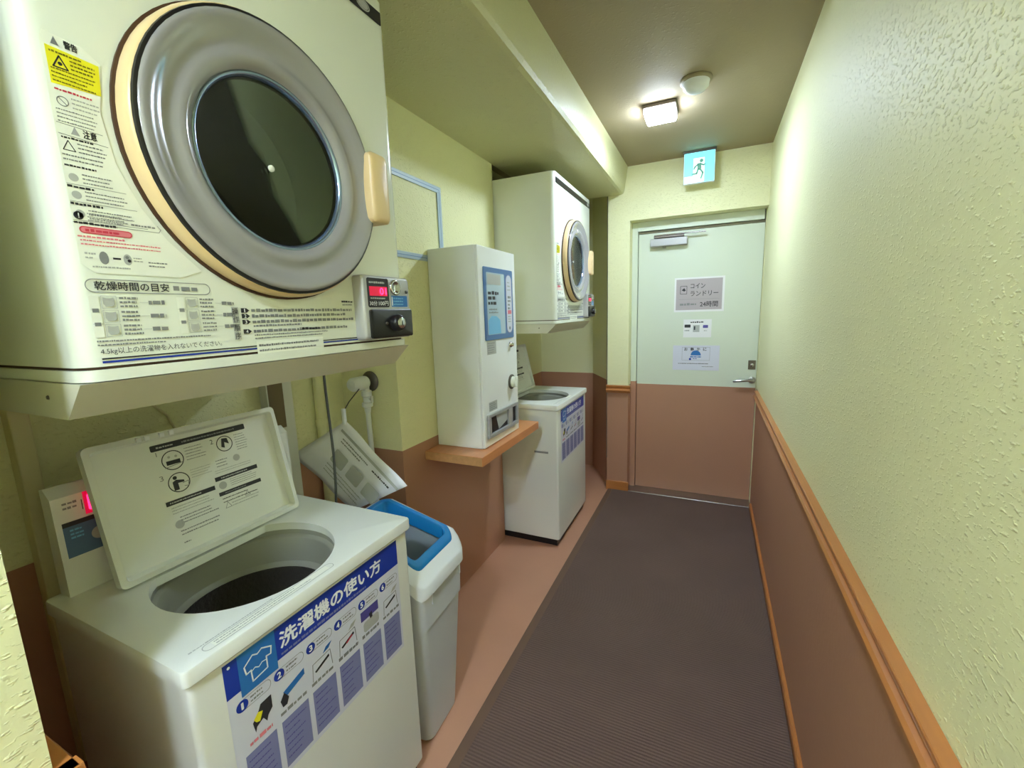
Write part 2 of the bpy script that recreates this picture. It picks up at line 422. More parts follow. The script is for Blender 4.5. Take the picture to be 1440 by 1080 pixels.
# ------------------------------------------------------------------ tumble dryer
def circle_pts(cy, cz, r, x, n=64): return [(x, cy+r*math.cos(2*PI*k/n), cz+r*math.sin(2*PI*k/n)) for k in range(n)]
def make_dryer(loc, W, H, cy, cz, label, full):
    root = empty('tumble_dryer', loc, label, 'dryer', 'coin tumble dryers')
    D = -loc[0]+XB*1.0; D = (XB+.012)-loc[0]       # back of the body, local x (negative)
    r = .026
    # body: rounded front corners, opening for the drum in the front panel
    def plan(x0, x1, y0, y1, rr, z, n=6):
        P = [(x0, y0, z)]
        for k in range(n+1):
            t = -PI/2+PI/2*k/n; P.append((x1-rr+rr*math.cos(t), y0+rr+rr*math.sin(t), z))
        for k in range(n+1):
            t = PI/2*k/n; P.append((x1-rr+rr*math.cos(t), y1-rr+rr*math.sin(t), z))
        P.append((x0, y1, z)); return P
    b = MB()
    lo = plan(D, 0, 0, W, r, .021); hi = plan(D, 0, 0, W, r, H)
    n = len(lo)
    fi = 7                                        # front flat face lies between the two arcs
    for j in range(n):
        k = (j+1) % n
        if j == fi: continue
        b.face([lo[j], lo[k], hi[k], hi[j]], M['enam'], True)
    b.face(hi, M['enam']); b.face(lo[::-1], M['enam'])
    b.sheet_with_hole([(0, r, .021), (0, W-r, .021), (0, W-r, H), (0, r, H)], circle_pts(cy, cz, .20, 0), M['enam'])
    # seam and bottom strip
    s0 = plan(D, -.004, .004, W-.004, r, .017); s1 = plan(D, -.004, .004, W-.004, r, .021)
    b.loft([s0, s1], M['brownline'], smooth=False)
    b.loft([plan(D, .002, -.002, W+.002, r, .001), plan(D, .002, -.002, W+.002, r, .017)], M['enam'], smooth=False)
    body = smooth_angle(b.build('body', root), 30)
    # drum behind the glass
    b = MB(); T = Matrix.Translation((0, cy, cz)) @ RX()
    b.lathe([(.20, -.0005), (.20, -.03), (.215, -.034), (.215, -.20), (.06, -.22), (.05, -.20), (.02, -.195), (0, -.195)], M['drum'], T, 48)
    for k in range(14):                           # vent dimples in the drum's back plate
        for rr in (.07, .10, .13):
            t = 2*PI*k/14+rr*9; b.lathe([(.004, 0), (.004, .003), (0, .003)], M['dsteel'], Matrix.Translation((-.219+(rr-.06)*.129, cy+rr*math.cos(t), cz+rr*math.sin(t))) @ RX(), 8)
    smooth_angle(b.build('drum', root), 40)
    # door
    dm = MB()
    dm.lathe([(.238, .0005), (.243, .0005), (.243, .005), (.239, .006)], M['brownline'], T, 72)
    dm.lathe([(.239, .005), (.239, .020), (.236, .030), (.2325, .033), (.228, .0335)], M['cream'], T, 72)
    door = smooth_angle(dm.build('door', root), 40); door['label'] = 'round cream-rimmed porthole door'
    dm = MB()
    dm.lathe([(.2335, .0325), (.2325, .0365), (.229, .038), (.226, .037)], M['black'], T, 72); smooth_angle(dm.build('door_gasket', door), 50)
    dm = MB()
    dm.lathe([(.2285, .037), (.2265, .0405), (.222, .0415), (.215, .040), (.205, .034), (.196, .029), (.188, .0265), (.181, .0275), (.174, .031), (.168, .0325), (.162, .031), (.156, .026), (.150, .0205)], M['smoke'], T, 72)
    o = smooth_angle(dm.build('door_ring', door), 70); o['label'] = 'smoked clear plastic ring'
    dm = MB()
    dm.lathe([(.150, .0215), (.1475, .0225), (.1445, .021), (.1425, .017), (.1415, .012)], M['bluechrome'], T, 72)
    dm.lathe([(.1415, .012), (.1385, .006)], M['black'], T, 72); smooth_angle(dm.build('window_rim', door), 60)
    dm = MB()
    dm.lathe([(0, -.004), (.05, -.002), (.10, .004), (.141, .013), (.141, .008), (.10, -.001), (.05, -.007), (0, -.009)], M['glass'], T, 64)
    smooth_angle(dm.build('window_glass', door), 40)
    bm_ = MB(); bm_.lathe([(.0058, -.0035), (.0058, .000), (.004, .001), (0, .001)], M['sticker'], T, 20); bm_.build('glass_bolt', door)['label'] = 'small white centre bolt'
    hy = cy+.231
    hm = MB()
    L0 = [(.062, hy-.030, cz-.066), (.062, hy+.030, cz-.066), (.062, hy+.030, cz+.084), (.062, hy-.026, cz+.084)]
    pts = lambda x, i: [(x, q[0], q[1]) for q in rrect(hy-.026+i, cz-.066+i, hy+.032-i, cz+.086-i, .012)]
    hm.loft([pts(.0005, 0), pts(.052, 0), pts(.058, .004), pts(.060, .010)], M['cream'])
    o = smooth_angle(hm.build('door_handle', door), 40); o['label'] = 'cream block handle'
    # top strip with oval badge
    st = MB(); st.box((.0006, .022, H-.055), (.004, W-.022, H-.027), M['black'], .001)
    top = st.build('top_strip', root)
    dd = Decal((.0041, 0, 0)); dd.ring(ell(W-.082, H-.041, .022, .0115), .003, M['lgrey'], 1); dd.circ(W-.082, H-.041, .017, M['greybox'], 1, .008)
    dd.build('badge', top)
    # control box
    by0, by1 = W-.188, W-.017
    cb = MB(); P = lambda x, i: [(x, q[0], q[1]) for q in rrect(by0+i, .024+i, by1-i, .176-i, .008)]
    cb.loft([P(.0004, 0), P(.024, 0), P(.030, .004), P(.031, .006)], M['greybox'])
    cbo = smooth_angle(cb.build('control_box', root), 40)
    dd = Decal((.0312, 0, 0))
    dd.rr(by0+.013, .101, by0+.088, .170, .005, M['display'])
    dd.rect(by0+.020, .128, by0+.082, .150, M['leddim'], 2)
    dd.text('01', by0+.055, .131, by0+.078, .147, M['led'], 3, .0008)
    dd.greek(by0+.020, .155, by0+.080, .164, 1, M['lgrey'], 2)
    dd.greek(by0+.022, .119, by0+.076, .126, 1, M['lgrey'], 2)
    dd.text('30分', by0+.018, .105, by0+.044, .116, M['white'], 2)
    dd.text('100円', by0+.049, .105, by0+.083, .116, M['white'], 2)
    dd.rr(by0+.095, .102, by0+.158, .130, .002, M['midblue'])
    dd.greek(by0+.103, .105, by0+.154, .127, 3, M['lblue'], 2)
    dd.rect(by0+.097, .105, by0+.100, .127, M['white'], 2)
    dd.build('display_panel', cbo)
    k = MB(); k.lathe([(.019, 0), (.019, .004), (.014, .0045), (.012, -.0), (0, .0005)], M['chrome'], Matrix.Translation((.0312, by0+.112, .150)) @ RX(), 28)
    k.build('coin_slot', cbo); k = MB(); k.lathe([(.004, 0), (.004, .003), (0, .003)], M['black'], Matrix.Translation((.0312, by0+.155, .140)) @ RX(), 12); k.build('indicator', cbo)
    k = MB(); P2 = lambda x, i: [(x, q[0], q[1]) for q in rrect(by0+.014+i, .027+i, by1-.003-i, .096-i, .006)]
    k.loft([P2(.0312, 0), P2(.036, 0), P2(.038, .003)], M['black']); ko = smooth_angle(k.build('coin_drawer', cbo), 40)
    k = MB(); k.lathe([(.021, .0), (.021, .012), (.017, .020), (.015, .020)], M['black'], Matrix.Translation((.038, by0+.098, .062)) @ RX(), 28); k.lathe([(.015, .018), (.013, .021), (0, .021)], M['chrome'], Matrix.Translation((.038, by0+.098, .062)) @ RX(), 28)
    k.box((.058, by0+.0965, .056), (.0595, by0+.0995, .068), M['black'])
    for s_ in (-.033, .033): k.lathe([(.004, 0), (.003, .003), (0, .003)], M['dsteel'], Matrix.Translation((.038, by0+.098+s_, .062)) @ RX(), 10)
    k.build('drawer_lock', ko)
    # printed labels
    dd = Decal((.0006, 0, 0))
    dd.poly([(.020, .160), (.034, .148), (.140, .148), (.172, .160), (.128, .203), (.100, .245), (.078, .300), (.070, .36), (.079, .424), (.062, .437), (.024, .440), (.020, .43)], M['sticker'], 1)
    dd.poly([(.024, .424), (.0765, .421), (.074, .383), (.024, .380)], M['yel'], 2)
    dd.poly([(.034, .437), (.030, .427), (.038, .427)], M['grey'], 2)
    dd.text('警告', .043, .427, .056, .436, M['ink'], 2, .0003)
    dd.line([(.029, .401), (.036, .415), (.043, .401)], .0016, M['ink'], 3, True); dd.circ(.036, .406, .0022, M['ink'], 3)
    dd.greek(.027, .416, .06, .421, 1, M['dyel'], 3); dd.greek(.046, .402, .073, .416, 3, M['dyel'], 3); dd.greek(.026, .382, .073, .401, 4, M['dyel'], 3, .4)
    dd.greek(.026, .372, .072, .377, 1, M['red'], 2)
    dd.ring(ell(.032, .361, .006), .0011, M['grey'], 2); dd.line([(.028, .365), (.036, .357)], .001, M['grey'], 2)
    dd.greek(.041, .354, .070, .370, 3, M['lgrey'], 2, .4); dd.greek(.024, .334, .069, .353, 4, M['grey'], 2, .35)
    dd.poly([(.039, .333), (.0345, .323), (.0435, .323)], M['lgrey'], 2); dd.text('注意', .047, .322, .061, .332, M['ink'], 2, .0003)
    dd.line([(.022, .334), (.068, .332)], .0007, M['grey'], 2); dd.line([(.022, .321), (.072, .318)], .0007, M['grey'], 2)
    dd.line([(.024, .302), (.030, .314), (.036, .302)], .0010, M['ink'], 2, True)
    dd.greek(.024, .315, .06, .320, 1, M['ink'], 2); dd.greek(.039, .300, .072, .315, 3, M['grey'], 2, .4); dd.greek(.022, .288, .074, .299, 2, M['grey'], 2, .4)
    dd.greek(.022, .281, .058, .286, 1, M['ink'], 2)
    zz = .279
    for i, (uu, ur) in enumerate(((.078, .05), (.088, .066), (.098, .074))):
        dd.circ(.029, zz-.010, .0050, M['lgrey'], 2); dd.greek(.038, zz-.017, uu, zz-.002, 3, M['grey'], 2, .38); dd.line([(.021, zz-.0185), (uu+.006, zz-.0185)], .0006, M['grey'], 2)
        dd.greek(.021, zz-.0235, ur, zz-.0192, 1, M['ink'], 2, .8); zz -= .0235 if i else .0215
    dd.circ(.027, .2215, .0052, M['ink'], 2); dd.text('!', .0262, .2185, .0278, .2245, M['white'], 3, .0003)
    dd.greek(.036, .215, .080, .228, 3, M['grey'], 2, .38); dd.greek(.084, .216, .114, .222, 1, M['grey'], 2, .5)
    dd.line([(.020, .2125), (.118, .2125), (.121, .217), (.117, .222)], .0007, M['grey'], 2)
    dd.rr(.025, .1995, .083, .2085, .0045, M['pink'], 2); dd.ring(rrect(.025, .1995, .083, .2085, .0045), .0012, M['red'], 3); dd.greek(.031, .201, .076, .207, 1, M['red'], 3, .7)
    dd.greek(.022, .193, .09, .198, 1, M['pink'], 2, .6); dd.greek(.024, .183, .128, .193, 2, M['pink'], 2, .45)
    dd.circ(.046, .169, .0052, M['grey'], 2, .0085); dd.rect(.056, .168, .065, .1705, M['ink'], 2); dd.circ(.073, .169, .0050, M['lgrey'], 2, .0075); dd.circ(.0745, .1675, .0022, M['ink'], 3); dd.circ(.0725, .172, .0022, M['grey'], 3)
    dd.greek(.026, .166, .038, .176, 2, M['lgrey'], 2); dd.greek(.080, .166, .094, .174, 2, M['lgrey'], 2); dd.greek(.098, .160, .128, .170, 2, M['grey'], 2, .45); dd.greek(.032, .1545, .085, .159, 1, M['lgrey'], 2)
    o = dd.build('warning_label', body); o['label'] = 'tall warning label with yellow top'
    # drying time table along the bottom
    dd = Decal((.0006, 0, 0))
    dd.ring(rrect(.020, .122, .181, .1405, .009), .0011, M['grey'], 1)
    dd.text('乾燥時間の目安', .030, .1255, .120, .1375, M['ink'], 1, .0002); dd.greek(.126, .1265, .175, .136, 1, M['grey'], 1, .8)
    for c0, wid in ((.021, .108), (.128, .066)):
        for i, ch in enumerate(('綿', '化', '他')):
            pass
        for r_ in range(3):
            v1 = .1185-r_*.0195; v0 = v1-.0185
            dd.rect(c0, v0, c0+.011, v1-.001, M['sticker'], 1)
            ic = c0+.0215
            dd.ring(rrect(ic-.0085, v0+.0005, ic+.0095, v1-.0005, .001), .0006, M['lgrey'], 1)
            dd.poly([(ic-.006, v1-.003), (ic-.002, v1-.004), (ic+.002, v1-.004), (ic+.006, v1-.003), (ic+.0065, v0+.006), (ic+.003, v0+.003), (ic-.004, v0+.003), (ic-.0065, v0+.007)], M['lgrey'], 2)
            t0 = c0+.034
            dd.greek(t0, v0+.001, t0+.023, v1-.0005, 3, M['grey'], 1, .6, .15); dd.line([(t0+.024, (v0+v1)/2), (t0+.034, (v0+v1)/2)], .0006, M['lgrey'], 1)
            dd.greek(t0+.035, (v0+v1)/2-.0035, t0+.056, (v0+v1)/2+.0035, 1, M['grey'], 1, .95, .02)
        dd.rect(c0+.002, .095, c0+.009, .1005, M['grey'], 2); dd.rect(c0+.002, .0765, c0+.009, .0815, M['grey'], 2)
    dd.greek(.022, .048, .180, .0585, 2, M['grey'], 1, .5, .5)
    dd.text('4.5kg以上の洗濯物を入れないでください。', .024, .036, .188, .0465, M['ink'], 1)
    dd.rect(.024, .0305, W-.172, .0325, M['ink'], 1); dd.rect(.024, .0255, W-.172, .0285, M['navy'], 1)
    # steps of use
    ub = .212
    for i, ch in enumerate('操作順序'):
        dd.rect(ub, .089-i*.0145, ub+.012, .1025-i*.0145, M['lgrey'], 1); dd.text(ch, ub+.001, .0900-i*.0145, ub+.011, .1010-i*.0145, M['ink'], 2)
    for i, (v, tx) in enumerate(((.0965, '1'), (.0865, '2'), (.0760, '3'), (.0590, '4'))):
        u = ub+.017
        dd.poly([(u, v-.004), (u+.010, v-.004), (u+.0155, v), (u+.010, v+.004), (u, v+.004)], M['ink'], 1); dd.text(tx, u+.0045, v-.003, u+.0085, v+.003, M['white'], 2)
        dd.greek(u+.019, v-.0042, W-.186-(i % 2)*.02, v+.0042, 1, M['grey'], 1, .75, .12)
    dd.greek(ub+.037, .0655, ub+.17, .0715, 1, M['grey'], 1, .7, .3); dd.greek(ub+.037, .0430, ub+.23, .0545, 2, M['grey'], 1, .5, .25); dd.greek(ub+.14, .0555, ub+.185, .0630, 1, M['ink'], 1, .8, .1)
    dd.greek(W-.226, .112, W-.192, .1175, 1, M['ink'], 1, .8, .05); dd.greek(W-.224, .105, W-.192, .1105, 1, M['grey'], 1, .6, .1)
    o = dd.build('instruction_print', body); o['label'] = 'black instruction print along the bottom of the front'
    dd = Decal((.0014, 0, 0)); dd.rect(.250, .010, .402, .040, M['sticker'], 1); dd.greek(.254, .018, .390, .037, 2, M['grey'], 2, .45, .1, .7); dd.build('paper_strip', body)
    return root
def make_tray(loc, W, label):
    """shallow slanted tray carrying a dryer, fixed to the alcove wall"""
    root = empty('dryer_tray', loc, label, 'tray', 'trays under the dryers')
    D = (XB+.004)-loc[0]
    t = MB(); t.prism([(.002, 0), (-.052, -.052), (D, -.052), (D, 0)], 1, -.004, W+.002, M['tray']); t.build('pan', root)
    for x in (-.10, -.34):
        t = MB(); t.lathe([(.0035, 0), (.0025, .002), (0, .002)], M['dsteel'], Matrix.Translation((x, -.004, -.022)) @ Matrix.Rotation(PI/2, 4, 'X'), 10); t.build('bolt', root)
b = MB(); b.box((XB+.0005, .374, .32), (XB+.040, .408, 1.27), M['post'], .003); struct(b.build('trim_7'))
for nm, y in (('trim_8', 1.028), ('trim_9', 2.90)):
    b = MB(); b.box((XB+.0005, y-.05, .40), (XB+.040, y+.05, 1.268), M['enam2'], .002); b.box((XB+.040, y-.046, 1.02), (XB+.0408, y+.012, 1.262), M['panelbrown']); struct(b.build(nm))
make_dryer((-.765, .28, 1.324), .69, .832, .325, .360, 'large ivory tumble dryer with porthole door in the foreground above the open washer', True)
make_tray((-.765, .28, 1.3235), .69, 'slanted ivory steel tray under the large foreground dryer')
make_dryer((-.78, 2.283, 1.337), .742, .795, .345, .362, 'far ivory tumble dryer hung beyond the vending machine, near the door', True)
make_tray((-.78, 2.283, 1.3365), .742, 'slanted ivory steel tray under the far dryer near the door')

# ------------------------------------------------------------------ washing machine
def make_washer(loc, W, H, label, tub_open=True):
    root = empty('washing_machine', loc, label, 'washing machine', 'coin washing machines')
    D = -.490
    zt = H; zb = H-.034
    b = MB()
    cr = lambda i, z: [(q[0], q[1], z) for q in rrect(D+i, .008+i, -.008-i, W-.008-i, .012, 5)]
    b.loft([cr(.004, .045), cr(0, .049), cr(0, zb-.0012)], M['enam2'], True, False)
    # side grip recess on the left flank
    b.box((-.155, .0065, H-.294), (-.068, .0085, H-.276), M['grey']); b.box((-.155, .004, H-.281), (-.068, .0085, H-.276), M['enam2'])
    body = smooth_angle(b.build('cabinet', root), 35)
    b = MB(); b.box((D+.02, .022, .002), (-.026, W-.022, .046), M['black'], .002); b.build('plinth', root)
    # top cover with the tub mouth
    hx, hy, hr = -.222, W*.455, .187
    n = 56; hole = []
    xflat = -.352
    for k in range(n):
        t = 2*PI*k/n; hole.append((max(hx+hr*math.cos(t), xflat), hy+hr*math.sin(t)))
    def ring(i, z): return [(q[0], q[1], z) for q in rrect(D+i, 0+i, 0-i, W-i, .010, 5)]
    b = MB()
    b.loft([ring(.004, zb-.001), ring(0, zb+.004), ring(0, zt-.005), ring(.0015, zt-.0015), ring(.006, zt)], M['enam2'], cap0=False, cap1=False)
    b.sheet_with_hole(ring(.006, zt), [(x, y, zt) for x, y in hole], M['enam2'])
    for i in range(n):
        j = (i+1) % n
        b.face([(hole[i][0], hole[i][1], zt), (hole[j][0], hole[j][1], zt), (hole[j][0], hole[j][1], zt-.02), (hole[i][0], hole[i][1], zt-.02)], M['enam2'], True)
    cov = smooth_angle(b.build('top_cover', root), 35)
    # inner tub: grey splash ring and perforated dark basket
    b = MB(); T = Matrix.Translation((hx, hy, zt))
    b.lathe([(.1885, -.012), (.1885, -.034), (.180, -.038), (.178, -.042), (.178, -.110), (.170, -.117), (.162, -.118)], M['tub'], T, 56)
    smooth_angle(b.build('tub_ring', root), 40)
    b = MB(); b.lathe([(.163, -.118), (.166, -.128), (.168, -.42), (.15, -.45), (.09, -.452), (.08, -.44), (.03, -.41), (0, -.405)], M['tubdark'], T, 56)
    smooth_angle(b.build('wash_basket', root), 40)
    # console at the back
    b = MB(); b.prism([(-.443, zt+.0005), (-.446, zt+.215), (-.470, zt+.235), (D+.004, zt+.232), (D+.004, zt+.0005)], 1, .026, W-.018, M['enam2'])
    con = b.build('console', root)
    dd = Decal((-.4428, 0, zt), (0, 1, 0), (-.014, 0, 1))
    dd.greek(.042, .185, .072, .205, 2, M['grey'], 1); dd.rect(.076, .165, .160, .215, M['leddim'], 1); dd.rr(.082, .172, .10, .208, .004, M['led'], 2); dd.rect(.072, .178, .0735, .200, M['ink'], 2)
    dd.rect(.036, .150, .20, .160, M['ink'], 1); dd.rect(.036, .083, .20, .150, M['panelblue'], 1); dd.circ(.092, .118, .014, M['lgrey'], 2); dd.greek(.046, .120, .070, .145, 3, M['lblue'], 2)
    o = dd.build('control_panel', con); o['label'] = 'red display over a blue panel'
    # lid standing open
    ly0, ly1 = W*.13, W*.875
    hinge = Vector((-.353, 0, zt+.006)); up = Vector((-.068, 0, .302)).normalized(); nn = Vector((0, 1, 0)).cross(up)
    def LP(y, h, d): return hinge+Vector((0, y, 0))+up*h+nn*d
    LH = .312
    b = MB()
    out = rrect(ly0, 0, ly1, LH, .012, 5)
    inn = rrect(ly0+.012, .012, ly1-.012, LH-.012, .008, 5)
    inn2 = rrect(ly0+.018, .018, ly1-.018, LH-.018, .006, 5)
    b.loft([[LP(y, h, -.022) for y, h in out], [LP(y, h, 0) for y, h in out], [LP(y, h, .002) for y, h in inn], [LP(y, h, -.015) for y, h in inn2]], M['enam2'], True, True)
    lid = smooth_angle(b.build('lid', root), 30)
    for y in (ly0+.02, ly1-.02):
        b = MB(); b.lathe([(.004, -.010), (.004, .010)], M['dsteel'], Matrix.Translation(LP(y, .004, -.004)) @ Matrix.Rotation(PI/2, 4, 'X'), 14, cap0=True, cap1=True); b.build('hinge', lid)
    for y in (ly0+.100, ly0+.116, ly0+.146, ly0+.166):
        b = MB(); p = LP(y, LH-.008, .002); b.box((p.x-.004, p.y-.005, p.z-.005), (p.x+.004, p.y+.005, p.z+.005), M['white'], .001); b.build('bumper', lid)
    dd = Decal(LP(0, 0, -.0147), (0, 1, 0), up)
    s0 = ly0+.125; s1 = s0+.225; 
    dd.rect(s0, .03, s1, .285, M['enam2'], 0.5)
    dd.rr(s0-.002, .268, s1, .283, .003, M['ink'], 1); dd.greek(s0+.01, .2715, s0+.05, .2795, 1, M['lgrey'], 2); dd.greek(s0+.065, .2715, s1-.02, .2795, 1, M['grey'], 2)
    def pic(cu, cv, r): dd.ring(ell(cu, cv, r), .0022, M['ink'], 1)
    pic(s0+.037, .238, .024); dd.rect(s0+.022, .228, s0+.052, .238, M['ink'], 2); dd.line([(s0+.017, .223), (s0+.057, .228)], .0015, M['grey'], 2); dd.circ(s0+.030, .247, .003, M['lgrey'], 2); dd.circ(s0+.045, .246, .003, M['lgrey'], 2)
    pic(s0+.162, .243, .021); dd.poly([(s0+.152, .236), (s0+.157, .258), (s0+.171, .256), (s0+.173, .240), (s0+.162, .247), (s0+.160, .232)], M['ink'], 2)
    pic(s0+.037, .182, .024); dd.circ(s0+.030, .195, .0045, M['ink'], 2); dd.poly([(s0+.023, .165), (s0+.023, .186), (s0+.031, .190), (s0+.048, .185), (s0+.048, .180), (s0+.034, .181), (s0+.034, .165)], M['ink'], 2); dd.line([(s0+.044, .178), (s0+.057, .180), (s0+.055, .168), (s0+.046, .170)], .0015, M['grey'], 2)
    dd.text('1', s0+.005, .255, s0+.009, .265, M['grey'], 1); dd.text('2', s0+.128, .250, s0+.135, .262, M['ink'], 1); dd.text('3', s0+.000, .196, s0+.008, .208, M['grey'], 1)
    dd.greek(s0+.066, .225, s0+.115, .262, 5, M['grey'], 1, .3); dd.greek(s0+.066, .180, s0+.118, .205, 4, M['lgrey'], 1, .3); dd.greek(s0+.190, .215, s1, .262, 7, M['grey'], 1, .3); dd.greek(s0+.128, .185, s0+.165, .208, 3, M['grey'], 1, .35); dd.circ(s0+.182, .198, .009, M['lgrey'], 1)
    dd.greek(s0+.120, .170, s1, .182, 2, M['lgrey'], 1, .35)
    dd.rect(s0-.002, .134, s0+.110, .145, M['ink'], 1); dd.greek(s0+.006, .1362, s0+.10, .1428, 1, M['lgrey'], 2); dd.rect(s0+.115, .152, s1+.005, .163, M['ink'], 1); dd.greek(s0+.13, .1542, s1-.02, .1608, 1, M['lgrey'], 2)
    dd.rect(s0+.115, .112, s1+.005, .122, M['ink'], 1); dd.greek(s0+.13, .114, s1-.02, .120, 1, M['grey'], 2)
    dd.greek(s0+.006, .110, s0+.108, .130, 3, M['lgrey'], 1, .4); dd.greek(s0+.018, .082, s0+.108, .104, 3, M['grey'], 1, .4); dd.circ(s0+.014, .085, .010, M['lgrey'], 1); dd.circ(s0+.13, .138, .010, M['lgrey'], 1); dd.greek(s0+.15, .128, s1, .150, 4, M['grey'], 1, .3)
    dd.greek(s0+.12, .090, s1-.01, .108, 2, M['ink'], 1, .3, .4); dd.line([(s0+.122, .078), (s0+.130, .092), (s0+.138, .078)], .0012, M['grey'], 1, True); dd.line([(s0+.178, .090), (s0+.185, .102), (s0+.192, .090)], .0012, M['grey'], 1, True); dd.greek(s0+.14, .075, s1, .090, 2, M['lgrey'], 1, .4)
    dd.greek(s0+.012, .055, s0+.108, .072, 2, M['grey'], 1, .4); dd.greek(s0+.012, .036, s0+.03, .042, 1, M['grey'], 1)
    o = dd.build('lid_print', lid); o['label'] = 'black instruction print inside the lid'
    # strip label on the top, in front of the mouth
    dd = Decal((0, 0, zt+.0003), (0, 1, 0), (-1, 0, 0))
    dd.ring(rrect(.045, .012, .330, .033, .010), .0015, M['lgrey'], 1); dd.rect(.062, .014, .315, .031, M['sticker'], 1); dd.greek(.066, .0155, .30, .0295, 2, M['lgrey'], 2, .5)
    dd.greek(.03, .034, .20, .041, 1, M['lgrey'], 1, .5)
    dd.build('top_label', cov)
    # how-to poster on the front
    pu0, pu1, pv1, pv0 = W*.105, W*.902, zb-.008, zb-.008-.325
    dd = Decal((-.0078, 0, 0)); dd.STEP = .0003
    pw = pu1-pu0; U = lambda f: pu0+pw*f; V = lambda f: pv1+(pv0-pv1)*f
    dd.rect(pu0, pv0, pu1, pv1, M['posterbg'], 1)
    dd.rect(pu0, V(.215), pu1, pv1, M['navy'], 2)
    dd.rect(U(.055), V(.262), U(.215), pv1, M['midblue'], 3)
    dd.circ(U(.022), V(.03), .0028, M['white'], 3)
    sh = [(.078, .095), (.115, .055), (.135, .07), (.155, .055), (.195, .085), (.190, .13), (.170, .125), (.170, .20), (.105, .215), (.103, .14), (.083, .145)]
    dd.line([(U(a), V(c)) for a, c in sh], .0028, M['white'], 4, True); dd.line([(U(.104), V(.15)), (U(.12), V(.14)), (U(.135), V(.155)), (U(.15), V(.14)), (U(.17), V(.145))], .002, M['white'], 4)
    dd.text('洗濯機の使い方', U(.235), V(.155), U(.860), V(.045), M['white'], 3, .0012)
    dd.greek(U(.235), V(.205), U(.86), V(.175), 1, M['lav'], 3, .7)
    for i in range(6):
        a = .030+i*.162; e = a+.145
        dd.ring(rrect(U(a)+.004, V(.345), U(e), V(.275), .010), .0010, M['grey'], 2); dd.circ(U(a)+.010, V(.31), .0115, M['navy'], 3)
        dd.text(str(i+1), U(a)+.006, V(.31)-.0065, U(a)+.014, V(.31)+.0065, M['white'], 4, .0006)
        dd.greek(U(a)+.026, V(.338), U(e)-.010, V(.284), 2, M['grey'], 2, .5)
        if i: 
            dd.greek(U(a)+.003, V(.600), U(e), V(.560), 1, M['grey'], 2, .7, .1)
        dd.rect(U(a)+.003, V(.965), U(e)-.001, V(.635), M['lav'], 2); dd.greek(U(a)+.008, V(.93), U(e)-.006, V(.66), 6, M['purple'], 3, .22, .5)
    def at(i, f): return U(.030+i*.162+f*.145)
    dd.poly([(at(0, .35), V(.47)), (at(0, .55), V(.42)), (at(0, .62), V(.39)), (at(0, .95), V(.385)), (at(0, .95), V(.47)), (at(0, .8), V(.50)), (at(0, .75), V(.53)), (at(0, .65), V(.49)), (at(0, .45), V(.51)), (at(0, .4), V(.54))], M['ink'], 3)
    dd.poly([(at(0, .38), V(.455)), (at(0, .52), V(.425)), (at(0, .66), V(.44)), (at(0, .55), V(.49)), (at(0, .45), V(.48))], M['yel'], 4); dd.greek(at(0, .2), V(.60), at(0, .95), V(.565), 1, M['pink'], 3, .8, .1)
    dd.poly([(at(1, .2), V(.445)), (at(1, .95), V(.40)), (at(1, .95), V(.445)), (at(1, .25), V(.49))], M['midblue'], 3); dd.poly([(at(1, .08), V(.49)), (at(1, .22), V(.45)), (at(1, .36), V(.50)), (at(1, .28), V(.54)), (at(1, .14), V(.54))], M['ink'], 4)
    for i in (2, 3, 5):
        dd.line([(at(i, .1), V(.56)), (at(i, .15), V(.44)), (at(i, .85), V(.43)), (at(i, .9), V(.55))], .0016, M['grey'], 3)
        dd.poly([(at(i, .2), V(.50)), (at(i, .78), V(.455)), (at(i, .8), V(.475)), (at(i, .25), V(.515))], M['ink'], 3)
        dd.poly([(at(i, .55), V(.42)), (at(i, .7), V(.385)), (at(i, .95), V(.375)), (at(i, .8), V(.41))], M['midblue'] if i == 2 else M['lgrey'], 4)
    dd.poly([(at(3, .4), V(.495)), (at(3, .7), V(.465)), (at(3, .72), V(.475)), (at(3, .45), V(.505))], M['red'], 4)
    dd.rect(at(4, .05), V(.45), at(4, .95), V(.37), M['purple'], 3); dd.poly([(at(4, .45), V(.43)), (at(4, .6), V(.42)), (at(4, .62), V(.47)), (at(4, .5), V(.475))], M['ink'], 4); dd.rr(at(4, .15), V(.555), at(4, .95), V(.47), .008, M['lgrey'], 2)
    o = dd.build('instruction_poster', body); o['label'] = 'blue and white how-to poster'
    return root
make_washer((-.757, .328, 0), .588, .840, 'white top-loading washer with lid up in the foreground under the large dryer')
make_washer((-.775, 2.282, 0), .622, .876, 'far white top-loading washer with lid up beyond the vending shelf')

# ------------------------------------------------------------------ shelf and detergent vending machine
b = MB(); b.box((XW+.001, 1.505, .772), (-.845, 2.15, .812), M['shelf'], .002)
sh = tag(b.build('wall_shelf'), 'orange veneered wall shelf carrying the white vending machine', 'shelf')
b = MB(); b.box((XW+.0012, 1.5038, .7735), (-.847, 1.5049, .8105), M['shelfedge']); b.build('raw_edge', sh)['label'] = 'bare chipboard end'
b = MB(); b.prism([(XW+.001, .7715), (XW+.001, .60), (XW+.02, .60), (-.93, .755), (-.93, .7715)], 1, 2.10, 2.12, M['dsteel']); b.build('bracket', sh)

